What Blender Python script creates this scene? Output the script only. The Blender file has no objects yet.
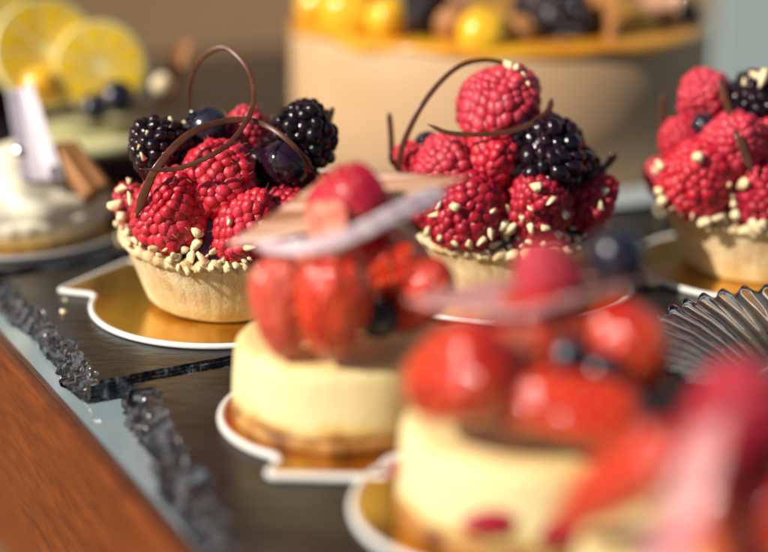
import bpy, bmesh, math, random
import numpy as np
from mathutils import Vector, Matrix, Quaternion, noise as mnoise

# ---------------------------------------------------------------- basics
S = 0.0075                      # one working unit is 7.5 mm
scene = bpy.context.scene
C = scene.collection
rng = random.Random(11)
R = math.radians
F, CX, CY, H = 1400.0, 384.0, 276.0, 18.3
PITCH = R(17.7)
SP, CP = math.sin(PITCH), math.cos(PITCH)

def ray(px, py):
    u, v = (px - CX) / F, (py - CY) / F
    return Vector((u, CP - v * SP, -(SP + v * CP)))
def at(px, py, z=0.0):          # point of a level plane seen at a photo pixel
    d = ray(px, py); k = (z - H) / d.z
    return Vector((d.x * k, d.y * k, z))
def P(px, py, Y):               # point at distance Y seen at a photo pixel
    d = ray(px, py); k = Y / d.y
    return Vector((d.x * k, Y, H + d.z * k))

# ---------------------------------------------------------------- materials
def pm(name, col, rough=0.5, col2=None, nscale=20, ndetail=4, bump=0.0, bscale=60, bdetail=4, metal=0, sss=0, sssr=(1, .3, .15),
       sscale=0.002, coat=0, trans=0, ior=1.45, attr=None, stretch=(1, 1, 1), lo=.35, hi=.65, spec=.5, bdist=.0006, unit=False):
    m = bpy.data.materials.new(name); m.use_nodes = True
    nt = m.node_tree; b = nt.nodes['Principled BSDF']
    b.inputs['Base Color'].default_value = (*col, 1)
    b.inputs['Roughness'].default_value = rough
    b.inputs['Metallic'].default_value = metal
    b.inputs['Specular IOR Level'].default_value = spec
    b.inputs['IOR'].default_value = ior
    if sss:
        b.inputs['Subsurface Weight'].default_value = sss
        b.inputs['Subsurface Radius'].default_value = sssr
        b.inputs['Subsurface Scale'].default_value = sscale
    if coat:
        b.inputs['Coat Weight'].default_value = coat
        b.inputs['Coat Roughness'].default_value = .09 if 'straw' in name else .05
    if trans: b.inputs['Transmission Weight'].default_value = trans
    tc = nt.nodes.new('ShaderNodeTexCoord'); mp = nt.nodes.new('ShaderNodeMapping')
    mp.inputs['Scale'].default_value = [s / (1 if unit else S) for s in stretch]
    nt.links.new(tc.outputs['Object'], mp.inputs['Vector'])
    if attr:
        a = nt.nodes.new('ShaderNodeAttribute'); a.attribute_name = attr
        mix = nt.nodes.new('ShaderNodeMix'); mix.data_type = 'RGBA'
        mix.inputs[6].default_value = (*col, 1); mix.inputs[7].default_value = (*(col2 or col), 1)
        nt.links.new(a.outputs['Fac'], mix.inputs[0]); nt.links.new(mix.outputs[2], b.inputs['Base Color'])
    elif col2:
        n = nt.nodes.new('ShaderNodeTexNoise'); n.inputs['Scale'].default_value = nscale; n.inputs['Detail'].default_value = ndetail
        nt.links.new(mp.outputs[0], n.inputs['Vector'])
        rp = nt.nodes.new('ShaderNodeValToRGB')
        rp.color_ramp.elements[0].position = lo; rp.color_ramp.elements[1].position = hi
        rp.color_ramp.elements[0].color = (*col, 1); rp.color_ramp.elements[1].color = (*col2, 1)
        nt.links.new(n.outputs['Fac'], rp.inputs[0]); nt.links.new(rp.outputs[0], b.inputs['Base Color'])
    if bump:
        n = nt.nodes.new('ShaderNodeTexNoise'); n.inputs['Scale'].default_value = bscale; n.inputs['Detail'].default_value = bdetail
        nt.links.new(mp.outputs[0], n.inputs['Vector'])
        bp = nt.nodes.new('ShaderNodeBump'); bp.inputs['Strength'].default_value = bump; bp.inputs['Distance'].default_value = bdist
        nt.links.new(n.outputs['Fac'], bp.inputs['Height']); nt.links.new(bp.outputs[0], b.inputs['Normal'])
        if coat and 'straw' in name: nt.links.new(bp.outputs[0], b.inputs['Coat Normal'])
    return m

M = {}
M['rasp'] = pm('raspberry_red', (.48, .007, .022), .36, (.70, .04, .07), attr='rnd', bump=.5, bscale=26, bdetail=3, sss=.6, sssr=(1, .12, .1), sscale=.003, coat=.06, unit=True)
M['rasp_dark'] = pm('raspberry_dark', (.32, .004, .02), .34, (.50, .018, .045), attr='rnd', bump=.5, bscale=26, bdetail=3, sss=.5, sssr=(1, .1, .1), sscale=.003, coat=.06, unit=True)
M['rasp_pink'] = pm('raspberry_pink', (.50, .018, .045), .4, (.64, .06, .09), attr='rnd', bump=.5, bscale=26, bdetail=3, sss=.6, sssr=(1, .15, .15), sscale=.003, coat=.05, unit=True)
M['black'] = pm('blackberry_black', (.004, .003, .007), .22, (.017, .004, .010), attr='rnd', coat=.15, bump=.35, bscale=22, bdetail=2, unit=True)
M['blue'] = pm('blueberry_skin', (.008, .008, .018), .2, (.03, .03, .05), nscale=3.5, bump=.3, bscale=9, coat=.4, unit=True)
M['grape'] = pm('black_currant_skin', (.012, .004, .012), .14, (.03, .008, .02), nscale=3.5, coat=.6, bump=.15, bscale=7, unit=True)
M['fuzz'] = pm('berry_hair', (.75, .5, .3), .5)
M['nut'] = pm('nut_flesh', (.80, .62, .34), .55, (.88, .78, .56), nscale=1.1, sss=.3, sscale=.001, bump=.2, bscale=10)
M['choc'] = pm('dark_chocolate', (.075, .024, .012), .28, (.11, .038, .018), nscale=3, coat=.25)
M['crust'] = pm('shortcrust', (.62, .42, .20), .75, (.83, .69, .45), nscale=.8, ndetail=8, bump=.5, bscale=12, bdetail=8, sss=.12, sscale=.001, bdist=.0008)
M['jam'] = pm('berry_jelly', (.05, .002, .008), .15, coat=.5)
M['straw'] = pm('strawberry_skin', (.50, .008, .003), .26, (.68, .038, .006), nscale=2.5, bump=.7, bscale=7, bdetail=2, stretch=(1, 1, .5), sss=.12, sssr=(1, .2, .1), sscale=.003, coat=1, bdist=.0042, unit=True)
M['straw_pale'] = pm('strawberry_pale_skin', (.62, .035, .02), .24, (.78, .15, .10), nscale=2.5, bump=.7, bscale=7, bdetail=2, stretch=(1, 1, .5), sss=.3, sssr=(1, .25, .2), sscale=.003, coat=1, bdist=.0042, unit=True)
M['straw_crimson'] = pm('strawberry_crimson_skin', (.42, .008, .03), .3, (.55, .03, .06), nscale=3, bump=.6, bscale=8, bdetail=2, stretch=(1, 1, .5), sss=.25, sssr=(1, .15, .15), sscale=.003, coat=.5, bdist=.001, unit=True)
M['straw_cut'] = pm('strawberry_flesh', (.66, .10, .05), .3, (.80, .34, .24), nscale=3, ndetail=2, sss=.4, sssr=(1, .3, .2), sscale=.003, coat=.6, unit=True)
M['seed'] = pm('strawberry_seed', (.62, .38, .10), .4)
M['leafless'] = M['nut']
M['gold'] = pm('gold_foil', (.80, .55, .16), .22, (.72, .45, .10), nscale=.5, metal=1, bump=.12, bscale=1.4)
M['card'] = pm('white_card', (.78, .78, .76), .45)
M['silver'] = pm('silver_card', (.55, .6, .62), .35, metal=.4)
M['cream'] = pm('whipped_cream', (.84, .80, .66), .5, (.78, .72, .55), nscale=1.2, sss=.2, sscale=.002, bump=.3, bscale=3)
M['glass'] = pm('clear_glass', (.93, .92, .95), .03, trans=1, ior=1.5)
M['lemon_pulp'] = pm('lemon_pulp', (.84, .52, .006), .25, (.90, .62, .02), nscale=.8, sss=.6, sssr=(1, .8, .2), sscale=.006, coat=.5)
M['lemon_rind'] = pm('lemon_rind', (.88, .74, .22), .4, (.9, .8, .4), nscale=3, bump=.2, bscale=6)
M['lemon_pith'] = pm('lemon_pith', (.88, .80, .42), .5, sss=.4, sscale=.004)
M['cinnamon'] = pm('cinnamon_bark', (.30, .12, .035), .6, (.42, .19, .06), nscale=2, stretch=(1, 1, .2))
M['orange_fruit'] = pm('golden_fruit', (.85, .42, .015), .25, (.90, .55, .03), nscale=1, coat=.5, sss=.2, sscale=.003)
M['glaze'] = pm('yellow_glaze', (.55, .20, .01), .3, (.72, .36, .015), nscale=.5, coat=.5)
M['bigcake'] = pm('beige_frosting', (.58, .38, .22), .6, (.50, .32, .17), nscale=.12, bump=.2, bscale=.8)
M['pudding'] = pm('chocolate_base', (.045, .018, .018), .4)
M['olive_cream'] = pm('pale_green_cream', (.52, .50, .24), .5, (.58, .56, .32), nscale=.7)

def slate_mat(name, a, b_, r0, r1, bump):
    m = pm(name, a, .3, b_, nscale=.35 if 'top' in name else 2.2, ndetail=8, lo=.47 if 'edge' in name else .35, hi=.70 if 'edge' in name else .65, spec=.9 if 'edge' in name else .3)
    nt = m.node_tree; b = nt.nodes['Principled BSDF']
    tc = nt.nodes.new('ShaderNodeTexCoord'); mp = nt.nodes.new('ShaderNodeMapping')
    mp.inputs['Scale'].default_value = [s / S for s in (.35, .9, 1)]
    mp.inputs['Rotation'].default_value = (0, 0, R(12))
    nt.links.new(tc.outputs['Object'], mp.inputs['Vector'])
    n1 = nt.nodes.new('ShaderNodeTexNoise'); n1.inputs['Scale'].default_value = 1.1; n1.inputs['Detail'].default_value = 10
    n1.inputs['Roughness'].default_value = .62
    n2 = nt.nodes.new('ShaderNodeTexNoise'); n2.inputs['Scale'].default_value = .5; n2.inputs['Detail'].default_value = 5
    for n in (n1, n2): nt.links.new(mp.outputs[0], n.inputs['Vector'])
    mr = nt.nodes.new('ShaderNodeMapRange')
    mr.inputs['From Min'].default_value = .35; mr.inputs['From Max'].default_value = .65
    mr.inputs['To Min'].default_value = r0; mr.inputs['To Max'].default_value = r1
    nt.links.new(n2.outputs['Fac'], mr.inputs['Value']); nt.links.new(mr.outputs[0], b.inputs['Roughness'])
    bp = nt.nodes.new('ShaderNodeBump'); bp.inputs['Strength'].default_value = bump; bp.inputs['Distance'].default_value = .0011
    nt.links.new(n1.outputs['Fac'], bp.inputs['Height']); nt.links.new(bp.outputs[0], b.inputs['Normal'])
    return m
M['slate'] = slate_mat('slate_top', (.008, .008, .009), (.020, .020, .022), .10, .30, .42)
M['slate_edge'] = slate_mat('slate_chipped_edge', (.009, .010, .013), (.13, .145, .17), .16, .34, .3)  # pale flecks: lighter broken stone, and sparkle painted into the colour

def wood_mat(name, a, b_, rough, ang, coat=.3):
    m = pm(name, a, rough, coat=coat)
    nt = m.node_tree; b = nt.nodes['Principled BSDF']
    tc = nt.nodes.new('ShaderNodeTexCoord'); mp = nt.nodes.new('ShaderNodeMapping'); mp0 = nt.nodes.new('ShaderNodeMapping')
    mp0.inputs['Rotation'].default_value = (0, 0, ang)
    mp.inputs['Scale'].default_value = [s / S for s in (1.3, .3, 1.6)]
    nt.links.new(tc.outputs['Object'], mp0.inputs['Vector']); nt.links.new(mp0.outputs[0], mp.inputs['Vector'])
    n = nt.nodes.new('ShaderNodeTexNoise'); n.inputs['Scale'].default_value = 1.6; n.inputs['Detail'].default_value = 9
    n.inputs['Roughness'].default_value = .6; n.inputs['Distortion'].default_value = .6
    nt.links.new(mp.outputs[0], n.inputs['Vector'])
    rp = nt.nodes.new('ShaderNodeValToRGB')
    rp.color_ramp.elements[0].position = .33; rp.color_ramp.elements[1].position = .66
    rp.color_ramp.elements[0].color = (*a, 1); rp.color_ramp.elements[1].color = (*b_, 1)
    nt.links.new(n.outputs['Fac'], rp.inputs[0]); nt.links.new(rp.outputs[0], b.inputs['Base Color'])
    bp = nt.nodes.new('ShaderNodeBump'); bp.inputs['Strength'].default_value = .35; bp.inputs['Distance'].default_value = .0006
    nt.links.new(n.outputs['Fac'], bp.inputs['Height']); nt.links.new(bp.outputs[0], b.inputs['Normal'])
    return m

def cake_mat():                 # pale baked sponge, browned towards its baked foot and rim by an uneven line
    m = pm('baked_cheesecake', (.82, .70, .36), .6, sss=.15, sssr=(1, .6, .25), sscale=.0025, bump=.5, bscale=6, bdetail=8, bdist=.0012)
    nt = m.node_tree; b = nt.nodes['Principled BSDF']
    tc = nt.nodes.new('ShaderNodeTexCoord'); sp = nt.nodes.new('ShaderNodeSeparateXYZ')
    nt.links.new(tc.outputs['Object'], sp.inputs[0])
    n = nt.nodes.new('ShaderNodeTexNoise'); n.inputs['Scale'].default_value = 1.1 / S; n.inputs['Detail'].default_value = 6
    nt.links.new(tc.outputs['Object'], n.inputs['Vector'])
    ad = nt.nodes.new('ShaderNodeMath'); ad.operation = 'MULTIPLY_ADD'
    ad.inputs[1].default_value = 1.5 * S; ad.inputs[2].default_value = -.75 * S
    nt.links.new(n.outputs['Fac'], ad.inputs[0])
    s2 = nt.nodes.new('ShaderNodeMath'); s2.operation = 'ADD'
    nt.links.new(sp.outputs['Z'], s2.inputs[0]); nt.links.new(ad.outputs[0], s2.inputs[1])
    mr = nt.nodes.new('ShaderNodeMapRange'); mr.inputs['From Min'].default_value = 0; mr.inputs['From Max'].default_value = 2.7 * S
    nt.links.new(s2.outputs[0], mr.inputs['Value'])
    rp = nt.nodes.new('ShaderNodeValToRGB'); e = rp.color_ramp.elements
    e[0].position = .10; e[0].color = (.30, .11, .025, 1)
    e[1].position = 1.0; e[1].color = (.80, .60, .26, 1)
    for p, c in ((.2, (.56, .28, .07, 1)), (.3, (.80, .64, .29, 1)), (.42, (.83, .71, .40, 1)), (.9, (.84, .71, .38, 1))):
        q = e.new(p); q.color = c
    nt.links.new(mr.outputs[0], rp.inputs[0]); nt.links.new(rp.outputs[0], b.inputs['Base Color'])
    return m
M['cake'] = cake_mat()
M['cake_foot'] = pm('browned_crumb_base', (.15, .045, .01), .55, (.52, .27, .08), nscale=1.3, bump=.4, bscale=6)

def plate_mat(name, a, b_, c_, ang):       # marbled chocolate: fine streaks
    m = pm(name, a, .25, coat=.3)
    nt = m.node_tree; b = nt.nodes['Principled BSDF']
    tc = nt.nodes.new('ShaderNodeTexCoord'); mp = nt.nodes.new('ShaderNodeMapping')
    mp.inputs['Rotation'].default_value = (0, 0, ang)
    mp2 = nt.nodes.new('ShaderNodeMapping'); mp2.inputs['Scale'].default_value = [s / S for s in (.10, 2.4, .3)]
    nt.links.new(tc.outputs['Object'], mp.inputs['Vector']); nt.links.new(mp.outputs[0], mp2.inputs['Vector'])
    n = nt.nodes.new('ShaderNodeTexNoise'); n.inputs['Scale'].default_value = 1.3; n.inputs['Detail'].default_value = 5
    nt.links.new(mp2.outputs[0], n.inputs['Vector'])
    rp = nt.nodes.new('ShaderNodeValToRGB'); e = rp.color_ramp.elements
    e[0].position = .32; e[0].color = (*a, 1); e[1].position = .68; e[1].color = (*c_, 1)
    q = e.new(.5); q.color = (*b_, 1)
    nt.links.new(n.outputs['Fac'], rp.inputs[0]); nt.links.new(rp.outputs[0], b.inputs['Base Color'])
    return m
M['plate'] = plate_mat('marbled_chocolate', (.24, .085, .03), (.58, .32, .20), (.80, .62, .56), R(14))
M['plate_pink'] = plate_mat('pink_marbled_chocolate', (.42, .10, .12), (.58, .28, .28), (.70, .48, .47), R(60))
M['plate_brown'] = plate_mat('brown_marbled_chocolate', (.16, .06, .03), (.34, .17, .10), (.50, .32, .22), R(60))
M['rose'] = plate_mat('rose_lilac_chocolate', (.50, .33, .38), (.70, .56, .62), (.84, .77, .76), R(15))
M['lilac'] = plate_mat('lilac_chocolate', (.50, .42, .48), (.62, .58, .66), (.75, .72, .76), R(80))

# ---------------------------------------------------------------- object helpers
def mesh(name, v, f, mats, smooth=True, mi=None, scale=S):
    me = bpy.data.meshes.new(name)
    me.from_pydata([tuple(float(c) * scale for c in p) for p in v], [], f)
    for m in (mats if isinstance(mats, (list, tuple)) else [mats]): me.materials.append(m)
    if smooth: me.polygons.foreach_set('use_smooth', [True] * len(f))
    if mi is not None: me.polygons.foreach_set('material_index', mi)
    me.update(); return me
def link(name, data, parent=None, loc=(0, 0, 0)):
    o = bpy.data.objects.new(name, data); C.objects.link(o)
    o.location = Vector(loc) * S
    if parent: o.parent = parent
    return o
def tag(o, label=None, cat=None, group=None, kind=None):
    for k, v in (('label', label), ('category', cat), ('group', group), ('kind', kind)):
        if v: o[k] = v
    return o
def empty(name, loc, rz=0):
    o = link(name, None, None, loc); o.rotation_euler = (0, 0, rz); o.empty_display_size = .01; return o
def copy_tree(o, parent=None):
    c = o.copy(); C.objects.link(c); c.parent = parent
    for ch in list(o.children): copy_tree(ch, c)
    return c
def bm_mesh(name, bm, mats, smooth=True):
    for v in bm.verts: v.co *= S
    me = bpy.data.meshes.new(name); bm.to_mesh(me); bm.free()
    for m in (mats if isinstance(mats, (list, tuple)) else [mats]): me.materials.append(m)
    if smooth: me.polygons.foreach_set('use_smooth', [True] * len(me.polygons))
    return me
def lathe(prof, n=96, fr=None):          # prof: list (r,z); fr(i,k,ang,r,z) -> (r,z)
    v, f = [], []
    K = len(prof)
    for i in range(n):
        a = 2 * math.pi * i / n
        for k, (r, z) in enumerate(prof):
            if fr: r, z = fr(k, a, r, z)
            v.append((r * math.cos(a), r * math.sin(a), z))
    for i in range(n):
        j = (i + 1) % n
        for k in range(K - 1):
            f.append((i * K + k, j * K + k, j * K + k + 1, i * K + k + 1))
    return v, f
def capped(prof, n=96, fr=None, top=True, bottom=True):
    v, f = lathe(prof, n, fr); K = len(prof)
    if bottom: f.append(tuple(i * K for i in range(n))[::-1])
    if top: f.append(tuple(i * K + K - 1 for i in range(n)))
    return v, f
def catmull(pts, per=10):
    out = []
    p = [pts[0] * 2 - pts[1]] + list(pts) + [pts[-1] * 2 - pts[-2]]
    for i in range(1, len(p) - 2):
        a, b, c, d = p[i - 1], p[i], p[i + 1], p[i + 2]
        for s in range(per):
            t = s / per
            out.append(.5 * ((2 * b) + (c - a) * t + (2 * a - 5 * b + 4 * c - d) * t * t + (3 * b - a - 3 * c + d) * t ** 3))
    out.append(pts[-1]); return out
def ribbon(pts, w0, w1, th, face=Vector((0, -1, .35)), taper=.15):
    pts = catmull(pts); n = len(pts); v, f = [], []
    for i, p in enumerate(pts):
        t = (pts[min(i + 1, n - 1)] - pts[max(i - 1, 0)]).normalized()
        s = t.cross(face).normalized(); nn = s.cross(t).normalized()
        k = i / (n - 1); w = w0 + (w1 - w0) * k
        e = min(k, 1 - k) / .08
        w *= taper + (1 - taper) * min(1, e)
        for (a, b) in ((-1, -.6), (-.7, -1), (.7, -1), (1, -.6), (1, .6), (.7, 1), (-.7, 1), (-1, .6)):
            v.append(p + s * (a * w / 2) + nn * (b * th / 2))
    for i in range(n - 1):
        for q in range(8):
            r = (q + 1) % 8
            f.append((i * 8 + q, i * 8 + r, i * 8 + 8 + r, i * 8 + 8 + q))
    f.append(tuple(range(7, -1, -1))); f.append(tuple((n - 1) * 8 + q for q in range(8)))
    c = sum(pts, Vector()) / n
    return [p - c for p in v], f, c

# ---------------------------------------------------------------- berries
def ico(sub):
    bm = bmesh.new(); bmesh.ops.create_icosphere(bm, subdivisions=sub, radius=1)
    bm.verts.ensure_lookup_table()
    v = np.array([x.co[:] for x in bm.verts]); f = np.array([[q.index for q in p.verts] for p in bm.faces]); bm.free()
    return v, f
ICO2, ICO1 = ico(2), ico(1)
def berry_mesh(name, mat, N, rd, prof, seed, tmpl, jit=.17, sink=(-.75, -.42)):
    """prof(t) -> (r, z), t from tip 0 to base 1; phyllotaxis of drupelets"""
    rr = random.Random(seed)
    ts = np.linspace(0, 1, 400); pr = np.array([prof(t) for t in ts])
    d = np.hypot(np.diff(pr[:, 0]), np.diff(pr[:, 1])); area = np.concatenate([[0], np.cumsum(d * (pr[1:, 0] + pr[:-1, 0]) / 2)])
    area /= area[-1]
    V, Fc, rnd, hairs = [], [], [], []
    tv, tf = tmpl
    # core body
    for k in range(N):
        q = (k + .5) / N; t = np.interp(q, area, ts); r, z = prof(t)
        a = k * 2.399963 + rr.uniform(-.1, .1)
        r2, z2 = prof(min(1, t + .01)); r1, z1 = prof(max(0, t - .01))
        tx, tz = r2 - r1, z2 - z1
        nrm = np.array([-tz * math.cos(a), -tz * math.sin(a), tx]); nrm /= (np.linalg.norm(nrm) + 1e-9)
        p = np.array([r * math.cos(a), r * math.sin(a), z]) + nrm * rr.uniform(sink[0], sink[1]) * rd
        s = rd * rr.uniform(1 - jit, 1 + jit)
        sc = np.array([rr.uniform(.92, 1.08) for _ in range(3)])
        V.append(tv * s * sc + p); Fc.append(tf + k * len(tv)); rnd += [rr.random()] * len(tv)
        hairs.append((p + nrm * s * .9, nrm))
    # closed inner body
    n0 = N * len(tv); pk = [prof(t) for t in np.linspace(0.0, 1, 14)]
    bv, bf = lathe([(max(.002, r * .93), z * .93) for r, z in pk], 24)
    V.append(np.array(bv)); rnd += [0.0] * len(bv)
    allv = np.concatenate(V)
    for q in range(len(allv)):           # a softly dented, uneven body
        p = Vector(allv[q]); dn = mnoise.noise_vector(p * 1.7 + Vector((seed * 3.1, 0, 0)))
        allv[q] = p + dn * .085
    hairs = [(h[0] + np.array(mnoise.noise_vector(Vector(h[0]) * 1.7 + Vector((seed * 3.1, 0, 0)))) * .085, h[1]) for h in hairs]
    me = bpy.data.meshes.new(name)
    faces = [tuple(int(i) for i in x) for x in np.concatenate(Fc)] + [tuple(i + n0 for i in x) for x in bf]
    me.from_pydata(allv.tolist(), [], faces)
    me.materials.append(mat); me.polygons.foreach_set('use_smooth', [True] * len(faces))
    at_ = me.attributes.new('rnd', 'FLOAT', 'POINT'); at_.data.foreach_set('value', rnd)
    me.update()
    # fine hairs
    hv, hf = [], []
    for p, nrm in hairs:
        if rr.random() < .45: continue
        dirn = Vector(nrm) + Vector((rr.uniform(-.7, .7), rr.uniform(-.7, .7), rr.uniform(-.7, .7)))
        dirn.normalize(); p = Vector(p); L = rr.uniform(.04, .10); side = dirn.orthogonal().normalized(); s2 = dirn.cross(side)
        b = len(hv); bend = Vector((rr.uniform(-1, 1), rr.uniform(-1, 1), rr.uniform(-1, 1))) * .03
        for k in range(3):
            c = p + dirn * L * k / 2 + bend * (k / 2) ** 2; w = .0022 * (1 - .3 * k)
            for g in range(3): hv.append(c + (side * math.cos(g * 2.094) + s2 * math.sin(g * 2.094)) * w)
        for k in range(2):
            for g in range(3):
                h_ = (g + 1) % 3; hf.append((b + k * 3 + g, b + k * 3 + h_, b + k * 3 + 3 + h_, b + k * 3 + 3 + g))
    hm = mesh(name + '_hair', hv, hf, M['fuzz'], scale=1)
    return me, hm
def prof_rasp(t):     # tip up (+z)
    a = t * math.pi * .93
    r = .5 * math.sin(a) ** .85 if a > 0 else 0
    z = .58 * math.cos(a)
    if z > 0: r *= 1 - .26 * (z / .58)
    return (max(r, .001), z)
def prof_black(t):
    a = t * math.pi * .97
    return (max(.001, .5 * math.sin(a) ** .9), .54 * math.cos(a))
RASP = {}
for key, m in (('r', 'rasp'), ('d', 'rasp_dark'), ('p', 'rasp_pink')):
    RASP[key] = [berry_mesh('raspberry_drupelets', M[m], n, rd, prof_rasp, 5 + i, ICO2) for i, (n, rd) in enumerate(((165, .106), (195, .099), (180, .103)))]
BLACK = [berry_mesh('blackberry_drupelets', M['black'], n, rd, prof_black, 30 + i, ICO2, .2, (-.75, -.15)) for i, (n, rd) in enumerate(((88, .118), (98, .112)))]

def orient(o, axis, spin):
    q = Vector((0, 0, 1)).rotation_difference(Vector(axis).normalized())
    o.rotation_mode = 'QUATERNION'
    o.rotation_quaternion = q @ Quaternion((0, 0, 1), spin)
count = [0]
def raspberry(px, py, Y, w, axis, label, group, col='r', hair=False, sz=1.0):
    p = P(px, py, Y); d = w * Y / .965 / F * S
    count[0] += 1
    me, hm = RASP[col][count[0] % 3]
    o = link('raspberry', me, None, p); o.scale = (d, d, d * sz); orient(o, axis, count[0] * 1.7)
    tag(o, label, 'raspberry', group)
    if hair:
        link('hairs', hm, o)
    return o
def blackberry(px, py, Y, w, axis, label, group, sz=1.0):
    p = P(px, py, Y); d = w * Y / .965 / F * S; count[0] += 1
    o = link('blackberry', BLACK[count[0] % 2][0], None, p); o.scale = (d, d, d * sz); orient(o, axis, count[0] * 1.3)
    return tag(o, label, 'blackberry', group)
def blueberry_data(mat):
    def pf(t):
        a = t * math.pi
        r, z = .5 * math.sin(a), -.47 * math.cos(a)
        return (max(r, .002), z)
    prof = [pf(k / 40) for k in range(36)] + [(.16, .43), (.135, .40), (.06, .385), (.002, .38)]
    v, f = lathe(prof, 48)
    body = mesh('berry_skin', v, f, mat, scale=1)
    v, f = [], []
    n = 60
    for i in range(n):                      # five-pointed calyx crown
        a = 2 * math.pi * i / n; h = .035 + .05 * abs(math.cos(2.5 * a)) ** 1.5
        for (r, z) in ((.145, .42), (.165, .425 + h), (.180, .42 + h), (.175, .41)):
            v.append((r * math.cos(a), r * math.sin(a), z))
    for i in range(n):
        j = (i + 1) % n
        for k in range(4):
            l = (k + 1) % 4; f.append((i * 4 + k, j * 4 + k, j * 4 + l, i * 4 + l))
    crown = mesh('berry_crown', v, f, mat, scale=1)
    return body, crown
BLUE = {'b': blueberry_data(M['blue']), 'g': blueberry_data(M['grape'])}
def blueberry(px, py, Y, w, axis, label, group, col='b', name='blueberry'):
    p = P(px, py, Y); d = w * Y / .965 / F * S
    o = link(name, BLUE[col][0], None, p); o.scale = (d, d, d); orient(o, axis, .3)
    link('crown', BLUE[col][1], o)
    return tag(o, label, 'blueberry', group)

# nut pieces: chopped, facetted
NUTS = []
for k in range(7):
    r = random.Random(70 + k); bm = bmesh.new()
    for _ in range(11): bm.verts.new((r.uniform(-.5, .5) * 1.25, r.uniform(-.5, .5) * .85, r.uniform(-.5, .5) * .7))
    res = bmesh.ops.convex_hull(bm, input=bm.verts[:])
    bmesh.ops.delete(bm, geom=[g for g in res['geom_interior'] if isinstance(g, bmesh.types.BMVert)], context='VERTS')
    bmesh.ops.bevel(bm, geom=bm.edges[:], offset=.07, segments=2, affect='EDGES', clamp_overlap=True)
    NUTS.append(bm_mesh('nut_piece', bm, M['nut'], smooth=True))
def nut(p, nrm, size, label, group, spin=None):
    count[0] += 1
    o = link('nut_piece', NUTS[count[0] % 7], None, p)
    o.scale = (size, size, size); orient(o, nrm, count[0] * 2.1 if spin is None else spin)
    return tag(o, label, 'nut piece', group)
def cast(px, py):
    bpy.context.view_layer.update()
    dg = bpy.context.evaluated_depsgraph_get()
    d = ray(px, py).normalized()
    ok, loc, nrm, idx, ob, mat = scene.ray_cast(dg, Vector((0, 0, H * S)), d)
    return (loc / S, nrm, ob) if ok else (None, None, None)
def nuts_on(pixels, label, group, size=.36):
    hits = [(cast(px, py), s) for px, py, s in pixels]        # where a piece lies on what is under it
    for (loc, nrm, ob), s in hits:
        if loc is None: continue
        s *= rng.uniform(.65, 1.3)
        nut(loc + nrm * size * s * .28, (nrm + Vector((rng.uniform(-.4, .4), rng.uniform(-.4, .4), rng.uniform(-.4, .4)))), size * s, label, group)

# strawberry half: skin (front, -y) with seeds, cut face (back, +y)
def strawberry_data(skin, cut, seed):
    r = random.Random(seed)
    def pf(t):      # t 0 tip (bottom) .. 1 shoulder
        z = -.62 + 1.1 * t
        rad = .46 * math.sin(math.pi / 2 * t / .64) ** .56 if t < .64 else .46 * max(0, math.cos(math.pi / 2 * ((t - .64) / .36) ** 1.5)) ** .6
        return max(rad, .004), z
    K, N = 30, 30; v, f = [], []
    for i in range(N + 1):
        a = math.pi + math.pi * i / N
        for k in range(K + 1):
            rr, z = pf(k / K)
            w = 1 + .05 * mnoise.noise(Vector((math.cos(a) * 2, math.sin(a) * 2, z * 3 + seed)))
            v.append((rr * w * math.cos(a), rr * w * math.sin(a) * .95, z))
    for i in range(N):
        for k in range(K):
            f.append((i * (K + 1) + k, (i + 1) * (K + 1) + k, (i + 1) * (K + 1) + k + 1, i * (K + 1) + k + 1))
    mi = [0] * len(f)
    tv, tf = ICO1
    for q in range(46):
        t = .08 + .82 * ((q + .5) / 46) ** .8; a = math.pi * (1.06 + .88 * ((q * .618) % 1)); rr, z = pf(t)
        b = len(v); c = np.array([rr * .995 * math.cos(a), rr * .995 * math.sin(a) * .95, z])
        for x in tv: v.append(tuple(c + x * np.array([.016, .016, .026])))
        f += [tuple(int(i) + b for i in x) for x in tf]; mi += [1] * len(tf)
    sk = mesh('strawberry_skin', v, f, [skin, M['seed']], mi=mi, scale=1)
    v, f = [], []; W = 16
    for k in range(K + 1):
        rr, z = pf(k / K)
        for j in range(W + 1):
            u = -1 + 2 * j / W
            v.append((rr * u * .985, .05 * (1 - u * u) * math.sin(math.pi * k / K) - .03 * math.exp(-(u * 4) ** 2) + .003, z))
    for k in range(K):
        for j in range(W):
            b = k * (W + 1) + j; f.append((b, b + 1, b + W + 2, b + W + 1))
    return sk, mesh('strawberry_flesh', v, f, cut, scale=1)
STRAW = {'o': strawberry_data(M['straw'], M['straw_cut'], 1), 'p': strawberry_data(M['straw_pale'], M['straw_cut'], 2), 'c': strawberry_data(M['straw_crimson'], M['straw_cut'], 3)}
def strawberry(px, py, Y, w, h, rot, label, group=None, col='o', depth=None):
    p = P(px, py, Y); k = Y / .965 / F
    o = empty('strawberry_half', p); o.rotation_euler = [R(a) for a in rot]
    s = (w * k / .92 * S, (depth or w * 1.1) * k / .92 * S, h * k / 1.1 * S)
    for nm, d in (('skin', STRAW[col][0]), ('cut_face', STRAW[col][1])):
        c = link(nm, d, o); c.scale = s
    return tag(o, label, 'strawberry', group)

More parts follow.
